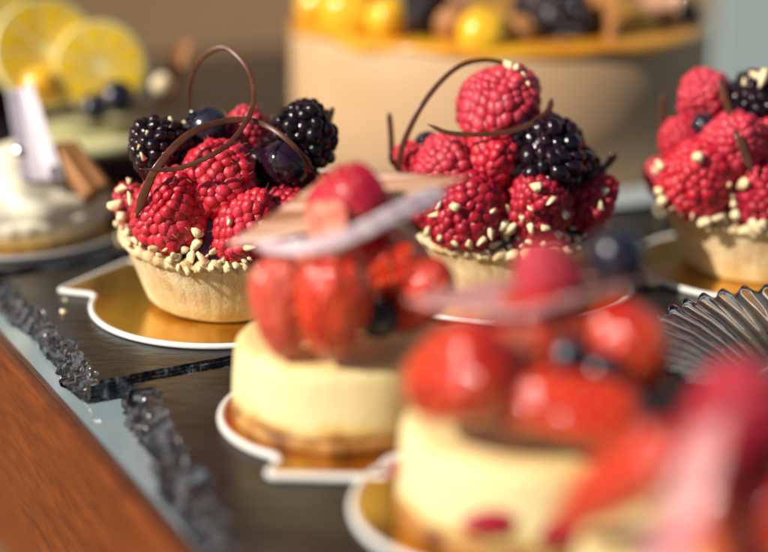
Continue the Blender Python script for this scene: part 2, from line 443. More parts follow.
# marbled chocolate plate: bilinear sheet with a curl
def plate(name, corners, mat, label, th=.07, lift=.35, N=26, cat='chocolate', under=None):
    L, T, Rr, B = corners; c = (L + T + Rr + B) / 4
    nrm = (Rr - L).cross(T - B).normalized()
    grid = []
    for i in range(N + 1):
        for j in range(N + 1):
            a, b = i / N, j / N
            p = (L * (1 - a) + T * a) * (1 - b) + (B * (1 - a) + Rr * a) * b
            e = (b - .45) ** 2 * 2.2 * lift + .12 * mnoise.noise(p * .4)
            grid.append(p + nrm * e - c)
    n = len(grid); v = [g + nrm * th / 2 for g in grid] + [g - nrm * th / 2 for g in grid]; f = []; mi = []
    for i in range(N):
        for j in range(N):
            q = (i * (N + 1) + j, (i + 1) * (N + 1) + j, (i + 1) * (N + 1) + j + 1, i * (N + 1) + j + 1)
            f.append(q[::-1]); f.append(tuple(k + n for k in q)); mi += [0, 1]
    edge = [i * (N + 1) for i in range(N + 1)] + [N * (N + 1) + j for j in range(1, N + 1)] + [i * (N + 1) + N for i in range(N - 1, -1, -1)] + [j for j in range(N - 1, 0, -1)]
    for k in range(len(edge)):
        a, b = edge[k], edge[(k + 1) % len(edge)]; f.append((a, b, b + n, a + n)); mi.append(1)
    o = link(name, mesh(name, v, f, [mat, under or mat], True, mi), None, c)
    return tag(o, label, cat)

def curl(name, pts, w0, w1, label, group=None, th=.06, face=Vector((0, -1, .35)), cat='chocolate curl'):
    v, f, c = ribbon(pts, w0, w1, th, face)
    return tag(link(name, mesh(name, v, f, M['choc']), None, c), label, cat, group)

# ---------------------------------------------------------------- table, slates, room
O = at(0, 331, -.8)
e1 = Vector((-.493, .870, 0)).normalized(); e2 = Vector((e1.y, -e1.x, 0))
TA = math.atan2(e1.y, e1.x) - math.pi / 2
def tb(a, b, z=-.8): return O + e1 * a + e2 * b + Vector((0, 0, z + .8))
M['wood'] = wood_mat('varnished_red_wood', (.095, .017, .002), (.185, .042, .004), .45, 0, .1)
M['wood_dark'] = wood_mat('dark_wood_inlay', (.05, .013, .007), (.11, .03, .014), .4, 0)
M['table_top'] = pm('grey_table_glass', (.20, .28, .315), .10, (.24, .32, .35), nscale=.1, bump=.05, bscale=2)
def extrude(name, prof, a0, a1, mat, parent, smooth=False, n=60):
    v, f = [], []; K = len(prof)
    for i in range(n + 1):
        a = a0 + (a1 - a0) * i / n
        for (b, z) in prof:
            v.append((b + .015 * mnoise.noise(Vector((a * .5, b, z))), a, z))
    for i in range(n):
        for k in range(K):
            l = (k + 1) % K; f.append((i * K + k, i * K + l, (i + 1) * K + l, (i + 1) * K + k))
    f.append(tuple(range(K))); f.append(tuple(n * K + k for k in range(K))[::-1])
    return link(name, mesh(name, v, f, mat, smooth), parent)
table = empty('display_table', O - Vector((0, 0, 0)), TA)
tag(table, 'display table with a grey top and a broad reddish brown wooden edge under the pastries', 'table')
extrude('tabletop', [(0, 0), (60, 0), (60, -1), (0, -1)], -75, 62, M['table_top'], table)
extrude('inlay', [(-.34, .03), (-.27, .075), (-.20, .03), (-.14, .03), (-.09, .07), (-.04, .07), (-.003, .02), (-.003, -.9), (-.34, -.9)], -75, 62, M['wood_dark'], table)
extrude('edge_board', [(-.70, -.2), (-.67, -.07), (-.59, .02), (-.5, .055), (-.343, .05), (-.343, -6.7), (-.60, -6.7), (-.69, -6.55), (-.72, -3.5)], -75, 62, M['wood'], table)
extrude('apron', [(2, -1.003), (4, -1.003), (4, -16), (2, -16)], -75, 62, M['wood'], table)
for a in (-68, 55):
    for b in (4.2, 52):
        v, f = capped([(2, -118.9), (2.4, -60), (2.6, -1.01)], 16)
        link('leg', mesh('leg', [(x + b + 2.6, y + a, z) for x, y, z in v], f, M['wood']), table)
M['floor'] = wood_mat('floor_boards', (.30, .14, .03), (.42, .22, .05), .5, R(20), coat=.1)
fl = link('floor', mesh('floor', [(-900, -500, 0), (900, -500, 0), (900, 900, 0), (-900, 900, 0)], [(0, 1, 2, 3)], M['floor'], False), None, (0, 0, -119.8))
tag(fl, kind='structure')

def slate(corners, bev, label, seed, thick=.78):
    """corners: ground points, in order; bev: chipped width of the edge from corner i to i+1"""
    r = random.Random(seed); c = sum(corners, Vector()) / len(corners); c.z = 0
    per = []; n = len(corners); ins = []
    for i in range(n):                   # corners of the flat inner field
        a, b, d = corners[i - 1], corners[i], corners[(i + 1) % n]
        t1, t2 = (b - a).normalized(), (d - b).normalized(); n1, n2 = Vector((-t1.y, t1.x, 0)), Vector((-t2.y, t2.x, 0))
        k1, k2 = bev[i - 1] + .9, bev[i] + .9; det = n1.x * n2.y - n1.y * n2.x
        ins.append(b + Vector(((k1 * n2.y - k2 * n1.y) / det, (n1.x * k2 - n2.x * k1) / det, 0)))
    for i in range(n):
        a, b = corners[i], corners[(i + 1) % n]; L = (b - a).length; m = max(2, int(L / .07))
        t = (b - a).normalized(); out = Vector((t.y, -t.x, 0))
        pb, nb = bev[(i - 1) % n], bev[(i + 1) % n]
        for k in range(m):
            s = k / m * L
            w = bev[i]
            if s < .8: w = pb + (w - pb) * (.5 + .5 * s / .8) if True else w
            if L - s < .8: w = nb + (w - nb) * (.5 + .5 * (L - s) / .8)
            oo = out.copy()
            if s < .5: oo = (oo * (.5 + s) + Vector(((a - corners[i - 1]).normalized().y, -(a - corners[i - 1]).normalized().x, 0)) * (.5 - s)).normalized()
            per.append((a + t * s, oo, w, ins[i].lerp(ins[(i + 1) % n], k / m)))
    LAY = 6; st, layer = [(0, 0)], [0]
    for l in range(LAY):                 # flaked layers: a tread and a broken riser each
        st += [((l + .15) / LAY, -.02 - l * .97 / LAY), ((l + .3) / LAY, -.02 - (l + .8) * .97 / LAY)]; layer += [l, l]
    st.append((1, -1)); layer.append(LAY - 1)
    v = []; K = len(st); run = 0; stepf = lambda x: round(x * 4) / 4
    for i, (p, o, w, _) in enumerate(per):
        if i: run += (p - per[i - 1][0]).length
        last = -9
        for k, (a, z) in enumerate(st):
            l = layer[k]
            nz = .6 * mnoise.noise(Vector((run * .28, l * .9, seed))) + .55 * stepf(mnoise.noise(Vector((run * .75, l * 7.1, seed + 9)))) + .35 * stepf(mnoise.noise(Vector((run * 1.9, l * 3.3, seed + 4))))
            off = -w + a * w + nz * (.5 * w + .05) + r.uniform(-.03, .03) * min(1, w) * (k > 0)
            off = max(off, last + .004); last = off
            q = p + o * off
            zz = z * thick + .10 * stepf(mnoise.noise(Vector((run * 1.1, l * 4.7, seed + 2)))) * (0 < k < K - 1) * min(1, w + .2) + r.uniform(-.012, .012) * (0 < k < K - 1)
            v.append(Vector((q.x, q.y, min(-.004 - .006 * k, max(zz, -thick)))) - c)
    f, mi = [], []; N = len(per)
    for i in range(N):
        j = (i + 1) % N
        for k in range(K - 1):
            f.append((i * K + k, i * K + k + 1, j * K + k + 1, j * K + k)); mi.append(1)
    b = len(v)
    for (p, o, w, q) in per:             # smooth inner field, well inside the chipped band
        v.append(Vector((q.x, q.y, 0)) - c)
    for i in range(N):
        j = (i + 1) % N; f.append((b + i, i * K, j * K, b + j)); mi.append(0)
    f.append(tuple(b + i for i in range(N))); mi.append(0)
    f.append(tuple(i * K + K - 1 for i in range(N))[::-1]); mi.append(0)
    o = link('slate_tile', mesh('slate_tile', v, f, [M['slate'], M['slate_edge']], False, mi), None, c)
    o.data.update()
    return tag(o, label, 'slate')
A0 = at(84, 384)
slate([A0, A0 + e2 * 44 - e1 * 1.0, A0 + e2 * 44 + e1 * 13.2, A0 + e1 * 13.6 + e2 * .3], (.16, .2, .3, .78),
      'dark slate tile with a chipped left edge under the sharp berry tart and its loop', 3)
B0 = A0 + e2 * 1.2 - e1 * .62; d1 = (at(153, 452, -.7) - at(122, 385, -.7)).normalized()
slate([B0 + d1 * 34, B0 + d1 * 30 + e2 * 40, B0 + e2 * 41.2 - e1 * 1.3, B0 + e2 * 0], (.3, .3, .22, .95),
      'dark slate tile with a crumbling edge under the strawberry cheesecakes in front', 7)
D0 = A0 + e1 * 14.3
slate([D0, D0 + e2 * 44, D0 + e2 * 44 + e1 * 54, D0 + e1 * 54], (.25, .2, .3, .8),
      'dark slate tile at the back under the pale cream pastry', 12)

def wall_mat():
    m = pm('brown_plaster', (.20, .13, .07), .8, (.25, .165, .09), nscale=.03, bump=.1, bscale=.5); return m
wl = empty('wall', (0, 139, -119.8))
tag(wl, 'plain brown wall out of focus behind the pastries on the left', 'wall')
def box(name, x0, x1, y0, y1, z0, z1, mat, parent, loc=None):
    v = [(x, y, z) for x in (x0, x1) for y in (y0, y1) for z in (z0, z1)]
    f = [(0, 1, 3, 2), (4, 6, 7, 5), (0, 4, 5, 1), (2, 3, 7, 6), (0, 2, 6, 4), (1, 5, 7, 3)]
    return link(name, mesh(name, v, f, mat, False), parent)
box('plaster', -260, 32.5, 0, 6, 0, 240, wall_mat(), wl)
box('skirting', -260, 32.5, -1.2, -.003, 0, 14, M['pudding'], wl)
w2 = empty('wall', (0, 136.5, -119.8))
tag(w2, 'blue grey wall out of focus at the upper right', 'wall')
box('plaster', 32.6, 300, 0, 6, 0, 240, pm('blue_grey_plaster', (.26, .36, .39), .7, (.31, .41, .44), nscale=.03), w2)
box('skirting', 32.6, 300, -1.2, -.003, 0, 14, M['pudding'], w2)

# ---------------------------------------------------------------- cake boards
def board(cx, cy, r, tab_ang, label, th=.2, tabw=1.25, tabl=1.5, mats=('gold', 'card'), group='cake boards under the pastries', zb=0.004):
    c = Vector((cx, cy, 0))
    pts = []
    half = math.asin(tabw / r)
    n = 120
    for i in range(n + 1):
        a = tab_ang + half + (2 * math.pi - 2 * half) * i / n
        pts.append((r * math.cos(a), r * math.sin(a)))
    ca, sa = math.cos(tab_ang), math.sin(tab_ang)
    rb = r * math.cos(half)
    def loc(a, b): return (ca * a - sa * b, sa * a + ca * b)
    # last point of arc is at -tabw side; add small notch, then the tab, then notch back
    seq = [(rb + .12, -tabw - .02), (rb + .25, -tabw + .12), (rb + .42, -tabw + .10)]
    for k in range(9):
        t = k / 8 * math.pi / 2; seq.append((rb + tabl - .3 + .3 * math.sin(t), -tabw - .15 + .35 - .3 * math.cos(t) ))
    for k in range(9):
        t = k / 8 * math.pi / 2; seq.append((rb + tabl - .3 + .3 * math.cos(t), tabw + .15 - .35 + .3 * math.sin(t)))
    seq += [(rb + .42, tabw - .10), (rb + .25, tabw - .12), (rb + .12, tabw + .02)]
    pts += [loc(a, b) for a, b in seq]
    N = len(pts)
    def inset(k):
        out = []
        for i in range(N):
            p0, p1 = Vector(pts[i - 1]), Vector(pts[(i + 1) % N]); t = (p1 - p0).normalized()
            out.append((pts[i][0] - t.y * k, pts[i][1] + t.x * k))
        return out
    rings = [(0.0, 0.0), (-.05, .05), (-.06, .12), (-.04, th - .02), (0.02, th + .02), (.09, th + .02), (.14, th - .02), (.16, th - .05)]
    v, f = [], []
    for k, z in rings: v += [(x, y, z) for x, y in inset(k)]
    for q in range(len(rings) - 1):
        for i in range(N):
            j = (i + 1) % N; f.append((q * N + i, q * N + j, (q + 1) * N + j, (q + 1) * N + i))
    f.append(tuple(range(N))[::-1])
    o = empty('cake_board', c + Vector((0, 0, zb)))
    link('rim', mesh('board_rim', v, f, M[mats[1]]), o)
    v2 = [(x, y, th - .045) for x, y in inset(.13)] + [(x, y, .01) for x, y in inset(.13)]
    f2 = [tuple(range(N)), tuple(range(N, 2 * N))[::-1]]
    link('foil', mesh('board_foil', v2, f2, M[mats[0]], False), o)
    return tag(o, label, 'cake board', group)
BT = .165   # height of the foil

# ---------------------------------------------------------------- tarts
def tart(cx, cy, label, seed, k=1.0, lean=0, tall=1.0):
    t = empty('berry_tart', (cx, cy, BT + 3.0 * math.sin(lean)), seed); t.scale.z = tall
    t.rotation_mode = 'QUATERNION'; t.rotation_quaternion = Quaternion((.8, .6, 0), lean) @ Quaternion((0, 0, 1), seed)
    prof = [(.01, 0), (2.9, 0), (3.08, .03), (3.2, .14), (3.36, .5), (3.62, 1.1), (3.86, 1.7), (3.98, 2.0), (4.06, 2.1), (4.2, 2.16), (4.28, 2.26), (4.27, 2.4), (4.16, 2.5),
            (4.0, 2.54), (3.82, 2.48), (3.72, 2.3), (3.7, 2.1)]
    nb = 46
    def fr(i, a, r, z):
        g = abs(math.sin(a * nb / 2)) ** .7
        if 1 < i < 8: r += .018 * (g - .5) * min(1, z) + .04 * mnoise.noise(Vector((math.cos(a) * 2, math.sin(a) * 2, z * 1.2 + seed)))
        if 8 <= i <= 14:
            b = .2 * (g - .7) * (.7 + .9 * mnoise.noise(Vector((math.cos(a) * 9, math.sin(a) * 9, seed)))); r += b * (1 if i < 12 else .1); z += .17 * (g - .75)
            z += .10 * mnoise.noise(Vector((math.cos(a) * 1.5, math.sin(a) * 1.5, seed * 3))) + .09 * mnoise.noise(Vector((math.cos(a) * 8, math.sin(a) * 8, z * 2)))
        return r * k, z * k
    v, f = lathe([(r, z) for r, z in prof], 46 * 10, fr)
    link('crust', mesh('tart_crust', v, f, M['crust']), t)
    pr = [(3.78 * math.cos(a), 1.9 + 3.0 * math.sin(a)) for a in [i / 12 * math.pi / 2 for i in range(12)]] + [(.01, 4.9)]
    v, f = lathe([(r * k, z * k) for r, z in pr], 48, lambda i, a, r, z: (r * (1 + .06 * mnoise.noise(Vector((math.cos(a) * 2, math.sin(a) * 2, z)))), z))
    link('jelly_filling', mesh('jelly', v, f, M['jam']), t)
    return tag(t, label, 'tart', 'berry tarts on gold boards')

T1 = at(228, 298, BT); T2 = at(505, 281, BT); T3 = at(756, 263, BT)
def pxang(c, px, py):
    p = at(px, py, .1) - c; return math.atan2(p.y, p.x)
board(T1.x, T1.y, 5.5, R(152), 'gold cake board with white edge and tab under the sharp tart with the loop', tabw=2.3, tabl=1.9)
board(T2.x, T2.y, 5.3, R(100), 'gold cake board mostly hidden under the middle berry tart')
board(T3.x, T3.y, 5.3, pxang(T3, 640, 256), 'gold cake board with pale edge under the right hand berry tart', tabl=1.9)
tart(T1.x, T1.y, 'shortcrust berry tart in sharp focus with scalloped rim, at the left with the chocolate loop', .4, 1.0, R(3.5), 1.12)
tart(T2.x, T2.y, 'shortcrust berry tart behind the first cheesecake with a nut topped raspberry', 1.9)
tart(T3.x, T3.y, 'shortcrust berry tart at the right edge of the picture', 3.3, 1.0, 0, 1.1)

g = 'berries on the tart with the loop'; y = T1.y
raspberry(171, 211, y - 2.6, 78, (.12, -.35, 1), 'large red raspberry at the front left of the sharp tart', g, 'r', True, 1.02)
raspberry(219, 180, y - 2.2, 71, (.1, -.75, -.75), 'bright red raspberry in the middle of the sharp tart, under the crossing curls', g, 'r', True, 1.0)
raspberry(246, 229, y - 3.2, 66, (.45, -.35, .9), 'red raspberry with a nut crumb beside the pointed chocolate plate', g, 'r', True, 1.12)
raspberry(284, 215, y - 2.3, 62, (.3, -.8, .3), 'dark red raspberry under the round black berry of the sharp tart', g, 'd', True, 1.05)
raspberry(247, 134, y + .9, 54, (0, -.7, .6), 'pinkish raspberry at the back top of the sharp tart behind the loop', g, 'p', True)
raspberry(139, 210, y - .7, 44, (-.6, -.3, .8), 'pale raspberry peeping out at the left rim of the sharp tart', g, 'p', True, 1.2)
raspberry(312, 205, y - .8, 60, (.7, -.4, .5), 'dark raspberry at the right rim of the sharp tart behind the chocolate plate', g, 'd')
blackberry(162, 148, y - 1.2, 58, (-.35, -.35, .85), 'blackberry with pale nut crumbs at the left of the sharp tart', g)
blackberry(303, 137, y - .2, 66, (.7, -.3, .55), 'blackberry at the upper right of the sharp tart', g, 1.02)
blueberry(208, 128, y - .3, 45, (-.75, -.3, .6), 'shiny round blueberry on top of the sharp tart inside the loop', g)
blueberry(286, 165, y - 1.5, 54, (.5, .4, .75), 'round black glossy berry below the right blackberry of the sharp tart', g, 'g')
blueberry(188, 152, y - .7, 38, (-.2, -.2, .9), 'small dark berry tucked between blackberry and middle raspberry', g)
blueberry(262, 162, y + .1, 40, (-.2, -.2, .9), 'dark berry in the shade under the pinkish raspberry', g, 'g')
nuts_on([(198, 232, 1.5), (196, 247, 1.3), (184, 251, 1.2), (207, 256, .9), (214, 253, .8), (225, 260, 1.1), (187, 270, 1.1), (229, 221, .9), (173, 253, 1), (177, 260, .9),
         (165, 249, .8), (252, 249, 1), (203, 262, .9), (192, 258, 1.1), (219, 263, .8), (250, 257, .8), (266, 262, .9), (125, 192, 1.3), (133, 180, 1.2), (129, 183, 1),
         (121, 205, 1.2), (119, 222, 1.3), (117, 232, 1.2), (126, 236, 1), (140, 243, .9), (122, 246, 1.0), (236, 268, .9), (244, 262, .8), (200, 268, .7), (155, 247, .8),
         (148, 133, .7), (140, 148, .7), (170, 121, .8), (143, 157, .7), (186, 121, .6), (131, 230, 1), (136, 238, .9), (124, 214, 1.2), (128, 222, 1.1), (117, 240, 1), (130, 246, .9), (160, 256, .9), (171, 262, .9), (180, 268, .8), (212, 268, .9), (228, 266, .8), (124, 230, 1.2), (134, 200, 1)],
        'small chopped pale nut piece sprinkled on the sharp tart with the loop', 'nut pieces on the sharp tart', .43)
curl('chocolate_curl', [P(136, 218, y - 3.6), P(145, 192, y - 3.9), P(158, 166, y - 3.9), P(188, 135, y - 3.2), P(226, 121, y - 2.4), P(260, 123, y - 2.3), P(293, 145, y - 2.9), P(317, 177, y - 2.4)], .36, .16,
     'thin dark chocolate strip arching over the berries of the sharp tart', 'chocolate strips on the sharp tart')
curl('chocolate_curl', [P(139, 169, y - 4.3), P(175, 169, y - 4.1), P(212, 155, y - 3.9), P(236, 136, y - 3.2), P(253, 105, y - 2.0), P(249, 71, y - .8), P(226, 48, y + .2), P(202, 58, y + .6), P(190, 84, y + .8), P(190, 116, y + .9)], .17, .21,
     'dark chocolate strip looping high above the sharp tart', 'chocolate strips on the sharp tart')
curl('chocolate_stick', [P(333, 107, y + .9), P(330, 118, y + .7), P(326, 134, y + .5)], .2, .26, 'short chocolate stick standing by the upper right blackberry')

g = 'berries on the middle tart'; y = T2.y
raspberry(502, 107, y - .9, 80, (.55, -.3, .75), 'topmost raspberry of the middle tart with nut crumbs on its tip', g, 'p', False, .92)
raspberry(452, 168, y - 2.0, 66, (-.3, -.6, .6), 'raspberry at the left of the middle tart under the chocolate strip', g, 'p')
raspberry(492, 163, y - 1.8, 68, (.1, -.8, .5), 'raspberry in the centre of the middle tart left of the blackberry', g, 'r', False, 1.1)
raspberry(468, 212, y - 3.0, 78, (-.1, -.5, .8), 'raspberry with pale nut pieces at the front left of the middle tart', g, 'd')
raspberry(537, 206, y - 3.0, 68, (.1, -.6, .7), 'nut sprinkled raspberry at the front of the middle tart under the blackberry', g, 'd')
raspberry(584, 207, y - 1.8, 52, (.6, -.3, .6), 'raspberry at the right rim of the middle tart', g, 'd', False, 1.35)
raspberry(417, 165, y - 1.0, 46, (-.7, -.2, .6), 'small raspberry at the far left of the middle tart beside the strip', g, 'r')
raspberry(430, 198, y - 1.8, 56, (-.6, -.2, .6), 'raspberry of the middle tart behind the tip of the chocolate plate', g, 'd')
blackberry(547, 160, y - 1.9, 82, (.3, -.6, .65), 'large blackberry at the right of the middle tart', g)
blackberry(575, 178, y - 1.0, 56, (.7, -.2, .5), 'blackberry in the shade at the right of the middle tart', g)
blueberry(428, 146, y - .8, 30, (-.5, -.5, .6), 'blueberry with a bright glint at the upper left of the middle tart', g)
nuts_on([(515, 70, 1.4), (523, 76, 1.2), (508, 68, 1.2), (528, 84, .7), (441, 204, 1.3), (456, 207, 1.5), (491, 210, 1.1), (535, 188, 1.4), (531, 208, 1.2), (549, 201, 1.0), (511, 208, 1.3), (564, 212, 1.2),
         (500, 222, 1.4), (512, 226, 1.3), (523, 220, 1.2), (534, 229, 1.4), (545, 226, 1.2), (556, 232, 1.2), (505, 236, 1.3), (518, 239, 1.3), (530, 240, 1.2), (542, 243, 1.3), (553, 244, 1.1), (564, 238, 1.2),
         (489, 232, 1.2), (494, 243, 1.2), (575, 240, 1.2), (583, 235, 1.2), (605, 192, 1.2), (598, 205, 1), (480, 240, 1.1), (470, 243, 1), (455, 242, 1), (443, 238, 1.1), (430, 230, 1), (510, 247, 1), (524, 250, 1), (571, 229, 1), (436, 215, 1.2)],
        'chopped pale nut piece sprinkled on the middle berry tart', 'nut pieces on the middle tart', .39)
curl('chocolate_curl', [P(398, 172, y - 2.0), P(404, 142, y - 2.0), P(425, 101, y - 1.7), P(455, 69, y - 1.2), P(485, 60, y - .8), P(512, 66, y - .3)], .26, .16,
     'dark chocolate strip arching at the left of the middle tart', 'chocolate strips on the middle tart')
curl('chocolate_curl', [P(427, 124, y - 3.0), P(450, 133, y - 3.2), P(490, 134, y - 3.1), P(525, 127, y - 2.9), P(547, 112, y - 2.2), P(552, 98, y - 1.4)], .16, .26,
     'dark chocolate strip lying across the topmost raspberry of the middle tart', 'chocolate strips on the middle tart')
curl('chocolate_stick', [P(389, 112, y - .2), P(391, 135, y - .5), P(392, 166, y - .9)], .22, .26, 'upright chocolate stick at the left of the middle tart')
curl('chocolate_stick', [P(594, 174, y - 1.3), P(606, 166, y - 1.2), P(616, 153, y - 1.2)], .2, .34, 'short chocolate stick poking out at the right of the middle tart')

g = 'berries on the right hand tart'; y = T3.y
raspberry(708, 98, y - .6, 54, (-.2, -.7, .6), 'topmost raspberry of the right hand tart', g, 'p')
raspberry(735, 147, y - 2.6, 66, (.1, -.6, .7), 'raspberry in the middle of the right hand tart beside the strip', g, 'p', False, 1.1)
raspberry(697, 180, y - 2.8, 74, (-.1, -.5, .8), 'raspberry with a nut piece at the front left of the right hand tart', g, 'r')
raspberry(770, 150, y - 2.0, 70, (.1, -.6, .7), 'raspberry at the right edge of the picture', g, 'r')
raspberry(762, 196, y - 3.1, 66, (.1, -.6, .7), 'dark raspberry low at the front of the right hand tart', g, 'd')
raspberry(682, 140, y - 1.3, 46, (-.4, -.5, .6), 'raspberry at the left of the right hand tart below the topmost one', g, 'r')
raspberry(665, 178, y - .8, 40, (-.6, -.3, .6), 'small raspberry at the left rim of the right hand tart', g, 'p')
blackberry(757, 108, y - 1.2, 64, (.1, -.5, .7), 'blackberry on top of the right hand tart', g)
blueberry(704, 126, y - 1.9, 26, (-.4, .5, .6), 'glinting blueberry between the raspberries of the right hand tart', g)
blueberry(725, 97, y - .9, 34, (-.2, .4, .8), 'dark berry right of the topmost raspberry of the right hand tart', g, 'g')
nuts_on([(697, 160, 1.5), (664, 166, 1.4), (655, 170, 1.4), (752, 79, 1.3), (761, 80, 1.5), (746, 82, 1), (660, 190, 1.3), (665, 200, 1.3), (672, 206, 1.3), (682, 213, 1.2), (693, 216, 1.3), (705, 218, 1.3), (716, 215, 1.3),
         (727, 209, 1.5), (737, 215, 1.3), (748, 183, 1.4), (733, 195, 1.1), (740, 225, 1.3), (752, 228, 1.3), (763, 223, 1.3), (724, 224, 1.2), (711, 228, 1.1), (728, 184, 1), (735, 205, 1.2), (657, 205, 1.2), (661, 215, 1.1)],
        'chopped pale nut piece sprinkled on the right hand berry tart', 'nut pieces on the right hand tart', .43)
curl('chocolate_curl', [P(720, 76, y - 1.7), P(727, 105, y - 2.6), P(738, 135, y - 4.1), P(752, 172, y - 4.6)], .26, .32, 'dark chocolate strip leaning across the right hand tart', face=Vector((0, -1, .2)))
curl('chocolate_stick', [P(664, 94, y + .2), P(663, 120, y), P(665, 150, y - .3)], .24, .3, 'upright chocolate stick at the left of the right hand tart')

# ---------------------------------------------------------------- cheesecakes
def cheesecake(c, label, seed, r=3.5, h=2.7):
    t = empty('cheesecake', c, seed)
    prof = [(.01, .42), (r - .1, .42), (r + .02, .5), (r + .03, .8), (r, 1.3), (r - .04, 1.9), (r - .08, h - .45), (r - .15, h - .2), (r - .3, h - .06), (r - .55, h), (r * .5, h + .02), (.01, h)]
    fr = lambda i, a, rr, z: (rr * (1 + .018 * mnoise.noise(Vector((math.cos(a) * 2, math.sin(a) * 2, z * .8 + seed)))), z + .05 * mnoise.noise(Vector((rr * math.cos(a), rr * math.sin(a), seed))))
    v, f = lathe(prof, 120, fr); link('sponge', mesh('sponge', v, f, M['cake']), t)
    v, f = lathe([(.01, 0), (r - .02, 0), (r + .06, .06), (r + .08, .25), (r + .05, .4), (r - .06, .46), (.01, .46)], 120,
                 lambda i, a, rr, z: (rr * (1 + .02 * mnoise.noise(Vector((math.cos(a) * 5, math.sin(a) * 5, z * 2 + seed)))), z))
    link('crumb_base', mesh('crumb_base', v, f, M['cake_foot']), t)
    return tag(t, label, 'cheesecake', 'round cheesecakes topped with strawberries')
K1 = at(342, 410, BT); K2 = at(522, 506, BT); K3 = at(722, 648, BT)
board(K1.x, K1.y, 4.0, R(-93), 'gold cake board with white edge and front tab under the first cheesecake', tabw=1.75, tabl=1.35)
board(at(496, 508).x, at(496, 508).y, 4.1, R(20), 'gold cake board with a white edge under the second cheesecake from the left')
board(K3.x, K3.y, 4.0, R(10), 'gold cake board under the cheesecake in the lower right corner')
cheesecake(K1, 'round pale cheesecake with browned foot beside the sharp berry tart', .3)
cheesecake(K2, 'round pale cheesecake with red jam drops at its foot, in the middle foreground', 2.1)
cheesecake(K3, 'round cheesecake closest to the camera in the lower right corner', 4.4)

y = K1.y
g = 'fruit on the first cheesecake'
strawberry(283, 300, y - 2.4, 68, 114, (-6, -6, -22), 'pale pinkish strawberry half standing at the left of the first cheesecake', g, 'p')
strawberry(333, 300, y - 2.9, 82, 114, (-8, 3, -8), 'glossy bright red strawberry half standing at the front of the first cheesecake', g, 'o')
strawberry(388, 268, y - .3, 92, 100, (-6, 15, -25), 'orange red strawberry half at the back right of the first cheesecake', g, 'o')
strawberry(424, 293, y - 1.6, 56, 104, (0, 35, -30), 'orange red strawberry half leaning to the right on the first cheesecake', g, 'o')
strawberry(310, 290, y + 1.4, 85, 95, (0, 0, 160), 'strawberry half at the back of the first cheesecake, behind the two front halves', g, 'o')
blueberry(378, 318, y - 2.1, 44, (.3, -.5, .7), 'dark blueberry between the strawberries of the first cheesecake', g)
plate('chocolate_plate', [P(229, 247, y - 1.2), P(345, 168, y + 2.4), P(469, 181, y + .4), P(350, 226, y - 1.6)], M['plate'],
      'tan and pink streaked chocolate plate with pointed corners on the first cheesecake', lift=.25)
v, f, c = ribbon([P(254, 246, y - 2.3), P(295, 248, y - 3.0), P(345, 238, y - 3.1), P(395, 214, y - 2.2), P(448, 190, y - .9)], .40, .62, .07, Vector((0, -1, .35)), .1)
tag(link('chocolate_shard', mesh('chocolate_shard', v, f, M['rose']), None, c), 'curved lilac white chocolate blade across the front of the first cheesecake garnish', 'chocolate')
strawberry(354, 204, y - .3, 84, 108, (15, 68, -22), 'crimson strawberry piece lying on the marbled chocolate plate of the first cheesecake', g, 'c')
strawberry(326, 222, y - 1.9, 50, 52, (12, 10, 148), 'cut strawberry tip showing its pale flesh on the marbled chocolate plate', g, 'p')

y = K2.y
g = 'fruit on the second cheesecake'
strawberry(466, 373, y - 2.3, 112, 150, (10, 60, -24), 'large orange red strawberry half hanging over the left of the second cheesecake', g, 'o')
strawberry(572, 406, y - 3.0, 80, 190, (8, 96, -4), 'strawberry half lying along the front of the second cheesecake', g, 'o')
strawberry(622, 348, y - .9, 104, 122, (0, 12, -20), 'dark orange strawberry half standing at the right of the second cheesecake', g, 'o')
strawberry(538, 338, y - .8, 112, 124, (-6, 8, -16), 'broad strawberry half in the middle of the second cheesecake under the pinkish plate', g, 'o')
strawberry(518, 350, y - 2.3, 46, 56, (0, 10, 190), 'small strawberry piece showing pale flesh in the middle of the second cheesecake', g, 'p')
blueberry(570, 356, y - 2.5, 44, (.3, -.4, .7), 'dark blueberry in the middle of the second cheesecake', g)
blueberry(602, 372, y - 2.5, 44, (.3, -.4, .7), 'dark blueberry low at the right front of the second cheesecake', g)
blueberry(640, 405, y - 1.4, 50, (.3, -.4, .7), 'dark blueberry at the right side of the second cheesecake', g)
plate('chocolate_plate', [P(408, 300, y - 1.0), P(555, 272, y + 2.4), P(670, 275, y + 1.0), P(535, 322, y - 2.6)], M['plate_pink'],
      'pinkish marbled chocolate plate lying on the fruit of the second cheesecake', lift=.2)
raspberry(548, 274, y - .2, 66, (-.2, -.4, .7), 'crimson raspberry on the pinkish chocolate plate of the second cheesecake', g, 'p')
blueberry(616, 256, y + .6, 62, (.3, .4, .7), 'dusky blueberry on the pinkish chocolate plate of the second cheesecake', g)
def drop(px, py, Y, w, label, group):
    v, f = lathe([(.01, .16), (.3, .14), (.5, .05), (.52, -.05), (.3, -.14), (.01, -.16)], 20, lambda i, a, r, z: (r * (1 + .25 * mnoise.noise(Vector((math.cos(a) * 1.5, math.sin(a) * 1.5, px)))), z))
    p = P(px, py, Y); o = link('jam_drop', mesh('jam_drop', v, f, M['jamred']), None, p); k = w * Y / .965 / F; o.scale = (k * 1.15, k * .5, k * .5); orient(o, (-.1, -.95, .25), 0)
    return tag(o, label, 'jam drop', group)
M['jamred'] = pm('red_jam', (.36, .01, .03), .4, coat=.1, sss=.2, sscale=.002)
strawberry(512, 398, y - 2.7, 66, 84, (0, -20, -14), 'small strawberry half wedged between the two large ones at the front of the second cheesecake', 'fruit on the second cheesecake', 'o')
g = 'jam drops at the foot of the second cheesecake'
